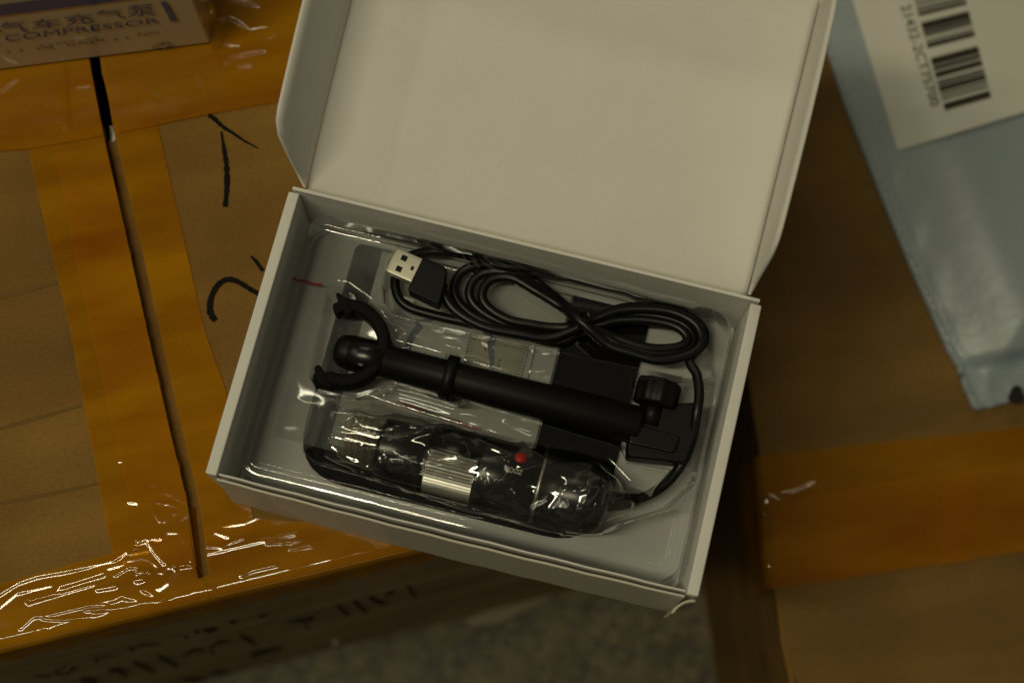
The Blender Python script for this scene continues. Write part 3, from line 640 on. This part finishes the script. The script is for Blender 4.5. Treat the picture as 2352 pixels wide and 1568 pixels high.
# ------------------------------------------------------------------ clear blister tray (vacuum-formed sheet)
ZT, ZP0 = .034, .0125
tray = thing("blister_tray", "clear vacuum-formed plastic tray with moulded pockets inside the white box", "tray", tuple(L_(0, 0, ZB+.002)), BYAW)
def TL(pts): return [tuple(toL(P(x, y, ZT))[:2]) for x, y in pts]
pocketA = TL([(872, 650), (885, 590), (915, 545), (965, 546), (1300, 622), (1600, 690), (1635, 712), (1645, 760), (1642, 862), (1560, 864), (1260, 800), (1000, 745), (900, 718), (876, 690)])
pocketB = TL([(748, 665), (770, 648), (800, 652), (850, 688), (890, 738), (908, 785), (1018, 815), (1022, 798), (1052, 804), (1064, 830), (1450, 925), (1452, 872), (1585, 868), (1604, 900), (1604, 1090), (1438, 1062), (1425, 1024), (1064, 915), (1050, 930), (1012, 918), (1000, 902), (900, 872), (868, 888), (800, 908), (722, 892), (706, 862), (728, 740)])
pocketC = TL([(688, 1000), (712, 910), (745, 900), (830, 905), (900, 930), (1060, 978), (1240, 1022), (1330, 1036), (1400, 1060), (1445, 1108), (1500, 1118), (1610, 1060), (1600, 1110), (1540, 1165), (1420, 1200), (1370, 1226), (1300, 1217), (1000, 1142), (720, 1058), (690, 1034)])
pocketD = TL([(1565, 850), (1644, 850), (1636, 980), (1608, 1095), (1545, 1160), (1470, 1150), (1550, 1060), (1582, 980)])
pkts = [pocketA, pocketB, pocketC, pocketD]
st = .00055; ax = np.arange(-.0905, .0906, st); ay = np.arange(-.0572, .0579, st)
G = np.array([(a, b) for a in ax for b in ay])
def rrect(p, x0, x1, y0, y1, r):
    q = np.abs(p-np.array([(x0+x1)/2, (y0+y1)/2]))-np.array([(x1-x0)/2-r, (y1-y0)/2-r])
    return np.hypot(*np.maximum(q, 0).T)+np.minimum(q.max(1), 0)-r
so = rrect(G, -.0868, .0870, -.0540, .0555, .0085)
sp = np.min([poly_sdf(G, p) for p in pkts], axis=0)
G3 = np.c_[G, np.zeros(len(G))]
nz = fbm(G3, 38, 2.2, 3)
sp = sp+.00025*nz; so = so+.00035*nz
zz = ZT-(ZT-ZP0)*sround(.0012, -.0040, sp)
lipz = .0012*np.exp(-((so+.0045)/.0013)**2)            # small moulded bead just inside the rim
zz = zz+lipz*(sp > .004)
zz = zz-(ZT-ZB-.004)*sround(-.0016, .0030, so)
zz = zz+.00010*fbm(G3, 60, 7.7, 2)
keep = so < .0032
mk("tray_sheet", [L_(a, b, z) for (a, b), z in zip(G, zz)], grid_faces(len(ax), len(ay), keep), CLEAR, tray, smooth=True)

# ------------------------------------------------------------------ stand: rod, clip ring, hinge block, thumb knob
stand = thing("microscope_stand", "black plastic stand rod with open clip ring, across the middle of the tray", "stand", tuple(P(1100, 880, .012)))
ZS = .0225
r0, r1 = P(768, 800, ZS), P(1470, 978, ZS); rd = (r1-r0)/np.linalg.norm(r1-r0); LR = np.linalg.norm(r1-r0)
def rp_(t): return r0+rd*(LR*t)
def prof_tube(name, prof, mat, par, sides=28, ax0=None, axd=None):
    return tube(name, np.array([ax0+axd*s for s, r in prof]), np.array([r for s, r in prof]), mat, par, sides)
rod = prof_tube("rod", [(.0, .002), (.0008, .0048), (.0025, .0062), (.005, .0068), (.022, .0069), (.0225, .0067), (.044, .0067), (.0445, .0067), (LR-.001, .0077), (LR, .0072)], BLACK, stand, ax0=r0, axd=rd)
prof_tube("grip_band", [(.0062, .0069), (.0064, .0072), (.0205, .0072), (.0207, .0069)], BLACK_S, rod, ax0=r0, axd=rd)
cs_ = LR*(1035-768)/(1470-768)
prof_tube("collar", [(cs_-.0024, .0066), (cs_-.0022, .0090), (cs_+.0022, .0090), (cs_+.0024, .0066)], BLACK, rod, ax0=r0, axd=rd)
Zc = zc(4.9, 820, 740)
ctr = P(*Zc(500, 870), ZS+.003); Ro, Ri = .0179, .0128
ccd = np.array(Zc(500, 870))
def cpt(x, y, z): return P(*Zc(x, y), z)
angs = np.radians(np.linspace(86, -118, 34)); imx = CAMR[0]*np.array([1, 1, 0]); imy = CAMR[1]*np.array([1, 1, 0]); imx = imx/np.linalg.norm(imx); imy = imy/np.linalg.norm(imy)
V = []; F = []
for i, a in enumerate(angs):
    d = imx*math.cos(a)+imy*math.sin(a); th = 1+.10*math.sin(i*.3)
    for r, z in ((Ro, ZS+.0062), (Ro, ZS-.004), (Ri, ZS-.004), (Ri, ZS+.0062)): V.append(np.array([*(ctr+d*r)[:2], z]))
n = len(angs); F = [[i*4+k, i*4+(k+1) % 4, (i+1)*4+(k+1) % 4, (i+1)*4+k] for i in range(n-1) for k in range(4)]+[[0, 1, 2, 3], [n*4-1, n*4-2, n*4-3, n*4-4]]
ring = bev(recalc(mk("clip_ring", V, F, BLACK_M, stand)), .0018, 3)
tipA = [(560, 270), (520, 275), (465, 240), (420, 200), (388, 200), (380, 235), (400, 300), (400, 325), (350, 340), (333, 375), (345, 440), (370, 475), (410, 480), (440, 455), (455, 425), (485, 470), (540, 480), (600, 475)]
tipB = [(330, 1265), (250, 1245), (205, 1215), (185, 1160), (150, 1140), (110, 1155), (95, 1195), (110, 1245), (78, 1275), (74, 1320), (95, 1370), (140, 1400), (240, 1420), (300, 1440), (360, 1400)]
for tp in (tipA, tipB): prism("clip_tip", [cpt(x, y, ZS+.0055)[:2] for x, y in tp], ZS-.0035, ZS+.0055, BLACK_M, ring, .0012)
Z8 = zc(3.733, 1640, 980)
blk = [(235, 400), (270, 375), (680, 470), (760, 240), (770, 300), (850, 350), (880, 350), (840, 640), (780, 820), (700, 900), (560, 880), (160, 770), (130, 740), (165, 560)]
prism("hinge_block", rounded([P(*Z8(x, y), .024)[:2] for x, y in ((232, 385), (875, 350), (835, 640), (720, 960), (130, 900), (150, 560))], .002), .0135, .0250, BLACK, stand, .001)
prism("hinge_plate", rounded([P(*Z8(x, y), .027)[:2] for x, y in ((180, 560), (660, 690), (600, 860), (150, 760))], .0015), .0252, .0275, BLACK_S, stand, .0006)
# thumb knob with finger lobes, axis lying across the rod
ka = P(*Z8(430, 265), .0245); kdir = rd*np.array([1, 1, 0]); kdir /= np.linalg.norm(kdir); kup = np.array([-kdir[1], kdir[0], 0])
V = []; n = 64; prof = [(-.0052, .80), (-.0050, .93), (-.0040, 1.), (.0040, 1.), (.0050, .93), (.0052, .80)]
for s, k in prof:
    for i in range(n):
        a = 2*math.pi*i/n; r = .0086*k*(1+.055*math.cos(9*a)); V.append(ka+kup*s+kdir*(r*math.cos(a))+ez*(r*.92*math.sin(a)))
F = [[j*n+i, j*n+(i+1) % n, (j+1)*n+(i+1) % n, (j+1)*n+i] for j in range(len(prof)-1) for i in range(n)]+[list(range(n)), list(range((len(prof)-1)*n, len(prof)*n))]
knob = recalc(mk("thumb_knob", V, F, BLACK, stand, smooth=True))
prof_tube("knob_stem", [(0, .0035), (.010, .0035)], BLACK, knob, ax0=ka-kup*.013, axd=kup)

# ------------------------------------------------------------------ USB microscope with its cord
mic = thing("usb_microscope", "black handheld USB microscope with coiled cable, in the pockets of the clear tray", "microscope", tuple(P(1100, 1080, .012)))
ZC = .0235
m0, m1 = P(876, 1025, ZC), P(1392, 1158, ZC); md_ = (m1-m0)/np.linalg.norm(m1-m0); LM = np.linalg.norm(m1-m0)
mside = np.cross(ez, md_); mside /= np.linalg.norm(mside)          # towards the hinge of the box
def sx(x): return LM*(x-876)/(1392-876)
RB_ = .0137
fbar = prof_tube("front_barrel", [(sx(872), .0098), (sx(874), .0112), (sx(880), .0116), (sx(984), .0119), (sx(986), .0112)], BLACK_S, mic, 40, m0, md_)
mbody = prof_tube("main_body", [(sx(1098), .0118), (sx(1100), .0134), (sx(1106), RB_), (sx(1232), RB_), (sx(1234), .0132)], BLACK_S, mic, 40, m0, md_)
prof_tube("silver_band", [(sx(1234.2), .0130), (sx(1234.4), RB_+.0002), (sx(1243), RB_+.0002), (sx(1243.2), .0130)], SILVER, mic, 40, m0, md_)
prof_tube("tail_cap", [(sx(1243.4), .0132), (sx(1245), RB_), (sx(1345), RB_), (sx(1368), .0130), (sx(1384), .0112), (sx(1394), .0080), (sx(1397), .0035)], BLACK_S, mic, 40, m0, md_)
# knurled focus wheel
V = []; n = 120; ss = [sx(986.5), sx(988), sx(1096), sx(1097.5)]
for q, s in enumerate(ss):
    for i in range(n):
        a = 2*math.pi*i/n; r = (.0118 if q in (0, 3) else .0127)+(.0004 if i % 2 else -.0001); V.append(m0+md_*s+mside*(r*math.cos(a))+ez*(r*math.sin(a)))
recalc(mk("focus_wheel", V, [[j*n+i, j*n+(i+1) % n, (j+1)*n+(i+1) % n, (j+1)*n+i] for j in range(3) for i in range(n)], SILVER, mic))
V = []; n = 20
for s in (sx(985), sx(986.2), sx(1098.8), sx(1100)):
    for i in range(n):
        a = math.radians(-30+112*i/(n-1)); r = .0136 if s in (sx(986.2), sx(1098.8)) else .0130; V.append(m0+md_*s+mside*(r*math.cos(a))+ez*(r*math.sin(a)))
o = mk("wheel_guard", V, grid_faces(4, n), BLACK_S, mic, smooth=True); md = o.modifiers.new("s", 'SOLIDIFY'); md.thickness = .0005
lcov = prof_tube("lens_cover", [(sx(786), .0070), (sx(787), .0086), (sx(800), .0092), (sx(868), .0104), (sx(871), .0104)], WRAP, mic, 40, m0, md_)
for k, s in enumerate((800, 812, 826, 842, 858)): prof_tube("lens_rib", [(sx(s), .0089+.0002*k), (sx(s+.8), .0094+.0002*k), (sx(s+3), .0094+.0002*k), (sx(s+3.8), .0089+.0002*k)], WRAP, lcov, 40, m0, md_)
prof_tube("lens_core", [(sx(840), .0040), (sx(842), .0060), (sx(871), .0085)], BLACK_S, mic, 30, m0, md_)
def on_cyl(s, ang, r): return m0+md_*s+mside*(r*math.cos(ang))+ez*(r*math.sin(ang))
def mic_hit(x, y, r):                                   # where the sight line meets the barrel
    d = ray(x, y); d = d/np.linalg.norm(d); w0 = CAMP-m0; a = d-md_*(d @ md_); b = w0-md_*(w0 @ md_)
    A, B, C = a @ a, 2*a @ b, b @ b-r*r; disc = max(B*B-4*A*C, 0); t = (-B-math.sqrt(disc))/(2*A); return CAMP+d*t
GREY = pbr("pale_print", (.55, .54, .48), .5)
def mic_text(body, bl, br, tl, tr, r, nm):
    V, F = text_geo(body); bl, br, tl, tr = map(np.array, (bl, br, tl, tr))
    X = [mic_hit(*((1-u)*(1-v)*bl+u*(1-v)*br+(1-u)*v*tl+u*v*tr), r) for u, v in V]; return mk(nm, X, F, GREY, mbody if "Z" in body else fbar)
Z4 = zc(3.135, 1250, 1100); Z3b = zc(3.485, 780, 1000)
mic_text("ZOOM", Z4(462, 490), Z4(312, 448), Z4(448, 530), Z4(304, 488), RB_+.00008, "printed_word")
mic_text("50X", Z3b(1225, 780), Z3b(1195, 905), Z3b(1282, 795), Z3b(1252, 918), .01198, "printed_word")
mk("printed_arrow", [mic_hit(*Z3b(x, y), .01198) for x, y in ((1180, 925), (1225, 900), (1240, 950))], [[0, 1, 2]], GREY, fbar)
bc = mic_hit(*Z4(440, 395), RB_-.0006); nrm = bc-m0; nrm -= md_*(nrm @ md_); nrm /= np.linalg.norm(nrm); tb = np.cross(md_, nrm)
V = []; n = 20
for h, r in ((0, .0024), (.0012, .0023), (.0017, .0018), (.0019, .0008)):
    for i in range(n): a = 2*math.pi*i/n; V.append(bc+nrm*h+md_*(r*math.cos(a))+tb*(r*math.sin(a)))
recalc(mk("red_button", V, [[j*n+i, j*n+(i+1) % n, (j+1)*n+(i+1) % n, (j+1)*n+i] for j in range(3) for i in range(n)]+[list(range(3*n, 4*n))], RED, mbody, smooth=True))
# cord: strain relief, run up the side, figure-of-eight coil, plug
RC = .0020
def lerp2(a, b, k): return [tuple(np.array(p)*(1-k)+np.array(q)*k) for p, q in zip(a, b)]
ro = [(1395, 795), (1450, 815), (1520, 832), (1590, 815), (1618, 782), (1602, 740), (1540, 710), (1440, 706), (1370, 728)]
ri = [(1400, 770), (1440, 785), (1500, 800), (1560, 796), (1578, 776), (1552, 750), (1490, 736), (1420, 736), (1365, 748)]
lo_ = [(1270, 776), (1190, 768), (1105, 750), (1040, 712), (1010, 665), (1022, 622), (1062, 598), (1130, 596), (1215, 628), (1290, 690)]
li_ = [(1275, 752), (1220, 745), (1170, 735), (1128, 712), (1108, 685), (1115, 655), (1140, 638), (1180, 640), (1230, 668), (1290, 705)]
big = [(1285, 785), (1180, 762), (1080, 742), (990, 722), (930, 700), (908, 660), (918, 610), (960, 582), (1040, 580), (1130, 606), (1225, 655), (1295, 708)]
pts = [(1398, 1150, .020), (1440, 1150, .0185), (1490, 1136, .017), (1535, 1105, .017), (1568, 1060, .018), (1590, 1005, .022), (1600, 950, .026), (1606, 905, .026), (1600, 860, .024), (1585, 826, .022)]
def add(lst, z0, z1, bump=0.):
    for i, (x, y) in enumerate(lst): pts.append((x, y, z0+(z1-z0)*i/max(1, len(lst)-1)+bump*math.sin(math.pi*i/(len(lst)-1))))
add(ro[4:], .0185, .0165); add(lerp2(lo_, li_, .34), .0150, .0160); pts.append((1338, 738, .0195))
add(lerp2(ro, ri, .33), .0215, .0165); add(big, .0150, .0150); pts.append((1334, 742, .0230))
add(lerp2(ro, ri, .62), .0240, .0165); add(lerp2(lo_, li_, .70), .0150, .0185); pts.append((1342, 746, .0265))
add(lerp2(ro, ri, .98), .0235, .0200); add(li_, .0185, .0200); pts.append((1330, 735, .0275))
add(lerp2(ro, ri, .15), .0255, .0215); add(lerp2(lo_, li_, .05)[:5], .0200, .0225)
pts += [(1018, 655, .0215)]
cp = catmull(pts, 9); path = np.array([P(x, y, z) for x, y, z in cp])
cord = tube("cord", path, RC, CORD, mic, 12)
prof = [(0, .0046), (.004, .0042), (.012, .0030), (.018, .0026)]
pth = path[:14]; tube("strain_relief", resample(pth, 10), np.linspace(.0042, .0023, 10), BLACK, cord, 14)
# plug
pz = .0285
pcs = [np.array(q) for q in ((912, 568), (970, 598), (947, 649), (884, 621))]
W4 = [P(x, y, pz) for x, y in pcs]; po = W4[3]; pu = (W4[2]-W4[3]); pv = (W4[0]-W4[3]); Lu = np.linalg.norm(pu); Lv = np.linalg.norm(pv); pu /= Lu; pv = pv-pu*(pv @ pu); pv /= np.linalg.norm(pv)
us = [0, .30*Lu, .50*Lu, .74*Lu, .84*Lu, Lu]; vs = [0, .16*Lv, .38*Lv, .42*Lv, .58*Lv, .62*Lv, .84*Lv, Lv]
V = [po+pu*u+pv*v for u in us for v in vs]; nvv = len(vs)
F = [q for q in grid_faces(len(us), nvv)]
skip = {(1, 1), (1, 5), (3, 3)}
F = [[i*nvv+j, (i+1)*nvv+j, (i+1)*nvv+j+1, i*nvv+j+1] for i in range(len(us)-1) for j in range(nvv-1) if (i, j) not in skip]
k = len(V); H = .0045
cor = [0, (len(us)-1)*nvv, (len(us)-1)*nvv+nvv-1, nvv-1]
bd = [[j for j in range(nvv)], [i*nvv+nvv-1 for i in range(len(us))], [(len(us)-1)*nvv+j for j in range(nvv-1, -1, -1)], [i*nvv for i in range(len(us)-1, -1, -1)]]
V += [V[c]-ez*H for c in cor]
for edge, (c0, c1) in zip(bd, ((0, 3), (3, 2), (2, 1), (1, 0))): F.append(edge+[k+c1, k+c0])
F.append([k, k+3, k+2, k+1])
shell = recalc(mk("plug_shell", V, F, STEEL, mic)); bev(shell, .00035, 2, 50)
prism("plug_tongue", [(po+pu*(.0006+(Lu-.0012)*a)+pv*(.0006+(Lv-.0012)*b))[:2] for a, b in ((0, 0), (1, 0), (1, 1), (0, 1))], pz-.0036, pz-.0012, DARK, shell)
prism("plug_grip", rounded([P(x, y, .0285)[:2] for x, y in ((972, 591), (1027, 617), (1020, 660), (1008, 702), (936, 667), (948, 640))], .0012), .0205, .0296, BLACK, mic, .0012)
tube("twist_tie", [P(1340+9*math.cos(a)*1.6-4*math.sin(a), 742+26*math.sin(a), .0245+.0075*math.cos(a*1.0+.9)) for a in np.linspace(0, 2*math.pi, 26)], .0010, BLACK_S, cord, 8)

# ------------------------------------------------------------------ crinkled bag round the microscope
bagm = thing("plastic_bag", "clear crinkled plastic bag wrapped round the black microscope", "bag", tuple(P(1100, 1080, .0115)))
BCR = [[(745,315),(880,370),(1060,425),(1210,445)], [(745,315),(860,375),(940,415)], [(510,420),(600,380),(740,315)], [(530,430),(700,440),(880,445)], [(470,510),(620,530),(760,570),(850,570),(1000,510),(1060,490)],
 [(490,610),(620,630)], [(670,685),(800,680),(790,740),(840,840)], [(855,630),(1000,600),(1250,530),(1290,510),(1400,515)], [(1260,525),(1380,535)], [(840,710),(870,800),(910,900)], [(1000,905),(1060,850),(1160,780),(1170,830),(1080,910)],
 [(840,705),(950,720),(1040,770),(1150,780)], [(1275,685),(1330,740),(1450,770),(1640,765)], [(1525,750),(1570,650),(1600,640),(1650,750),(1590,850)], [(1690,560),(1800,650),(2015,745)], [(1225,1020),(1300,1030),(1420,1025),(1470,985)],
 [(1290,950),(1330,880),(1420,855)], [(1610,1045),(1740,970)], [(440,770),(600,795),(720,855),(830,910)], [(360,180),(480,190),(600,185)], [(380,380),(420,340),(520,420)], [(240,560),(330,600),(250,660),(300,650)], [(1780,1020),(1850,1000),(1800,940)]]
BCR = [[Z3b(*p) for p in pl] for pl in BCR]
B4 = [[(120,560),(160,480),(210,580),(140,610)], [(310,570),(380,600),(400,690),(320,720)], [(390,600),(450,665)], [(560,680),(660,705)], [(520,800),(660,740),(640,840),(610,880),(780,930),(940,960)], [(670,840),(780,720),(800,640),(840,665)],
 [(810,800),(850,770),(900,680)], [(950,660),(1080,650),(1060,690),(960,770)], [(1140,650),(1100,760),(1030,850)], [(780,920),(840,850)], [(910,900),(980,880),(930,960)], [(1030,910),(1180,780),(1310,690)], [(1100,910),(1250,850),(1370,810)], [(1180,710),(1250,670)], [(1270,730),(1400,800)], [(1230,640),(1330,720),(1390,790)]]
BCR += [[Z4(*p) for p in pl] for pl in B4]
def crinkle(X):
    out = np.zeros(len(X))
    for k, (sc_, h, wd) in enumerate(((58, .0013, .13),)):
        for i, x in enumerate(X):
            d = noise.voronoi(Vector((x[0]*sc_*.8+k*7+.35*math.sin(x[1]*160), x[1]*sc_*1.2+3, x[2]*sc_)))[0]
            e = d[1]-d[0]; out[i] += h*math.exp(-e/wd)-h*.25*min(1., d[0]*1.2)
    return out+.0005
nu, nv = 480, 170; V = np.zeros((nu, nv, 3))
for i in range(nu):
    s = sx(760)+(sx(1455)-sx(760))*i/(nu-1); x = 876+s/LM*(1392-876)
    R = np.interp(x, [760, 790, 870, 900, 1000, 1100, 1340, 1400, 1430, 1455], [.0087, .0100, .0114, .0123, .0133, .0142, .0141, .0104, .0060, .0030])
    dz = np.interp(x, [760, 1380, 1455], [-.0015, 0, -.004])
    for j in range(nv):
        a = math.radians(-22+224*j/(nv-1)); a = math.pi-a
        V[i, j] = m0+md_*s+mside*(R*math.cos(a)*1.03)+ez*(R*math.sin(a)+dz)
V = V.reshape(-1, 3); cen = m0+((V-m0) @ md_)[:, None]*md_; nn = V-cen; nn /= np.linalg.norm(nn, axis=1)[:, None]
disp = crease_z(V, BCR, .0007, 4.0)+crinkle(V)
V = V+nn*disp[:, None]
V[:, 2] = np.maximum(V[:, 2], .0128)
mk("bag_film", V, grid_faces(nu, nv), BAGFILM, bagm, smooth=True)

# ------------------------------------------------------------------ small things on and near the floor
sc1 = thing("paper_strip", "pale paper strip on the speckled floor at the foot of the taped carton", "paper", tuple(P(1180, 1390, ZF)))
prism("strip", [P(x, y, ZF+.002)[:2] for x, y in ((1064, 1424), (1285, 1338), (1300, 1352), (1150, 1428), (1085, 1438))], ZF+.001, ZF+.0022, LABEL_D, sc1)
bd_ = FP(768, 1460)-ey*.003
bead = thing("foam_bead", "tiny white foam bead against the printed front of the taped carton", "bead", tuple(bd_))
V = []; n = 12
for j in range(1, 6):
    t = math.pi*j/6
    for i in range(n): a = 2*math.pi*i/n; V.append(bd_+.0019*np.array([math.sin(t)*math.cos(a), math.sin(t)*math.sin(a), math.cos(t)])*(1+.08*math.sin(3*a)))
mk("bead_ball", V, [[j*n+i, j*n+(i+1) % n, (j+1)*n+(i+1) % n, (j+1)*n+i] for j in range(4) for i in range(n)]+[list(range(n)), list(range(4*n, 5*n))[::-1]], WHITE, bead, smooth=True)
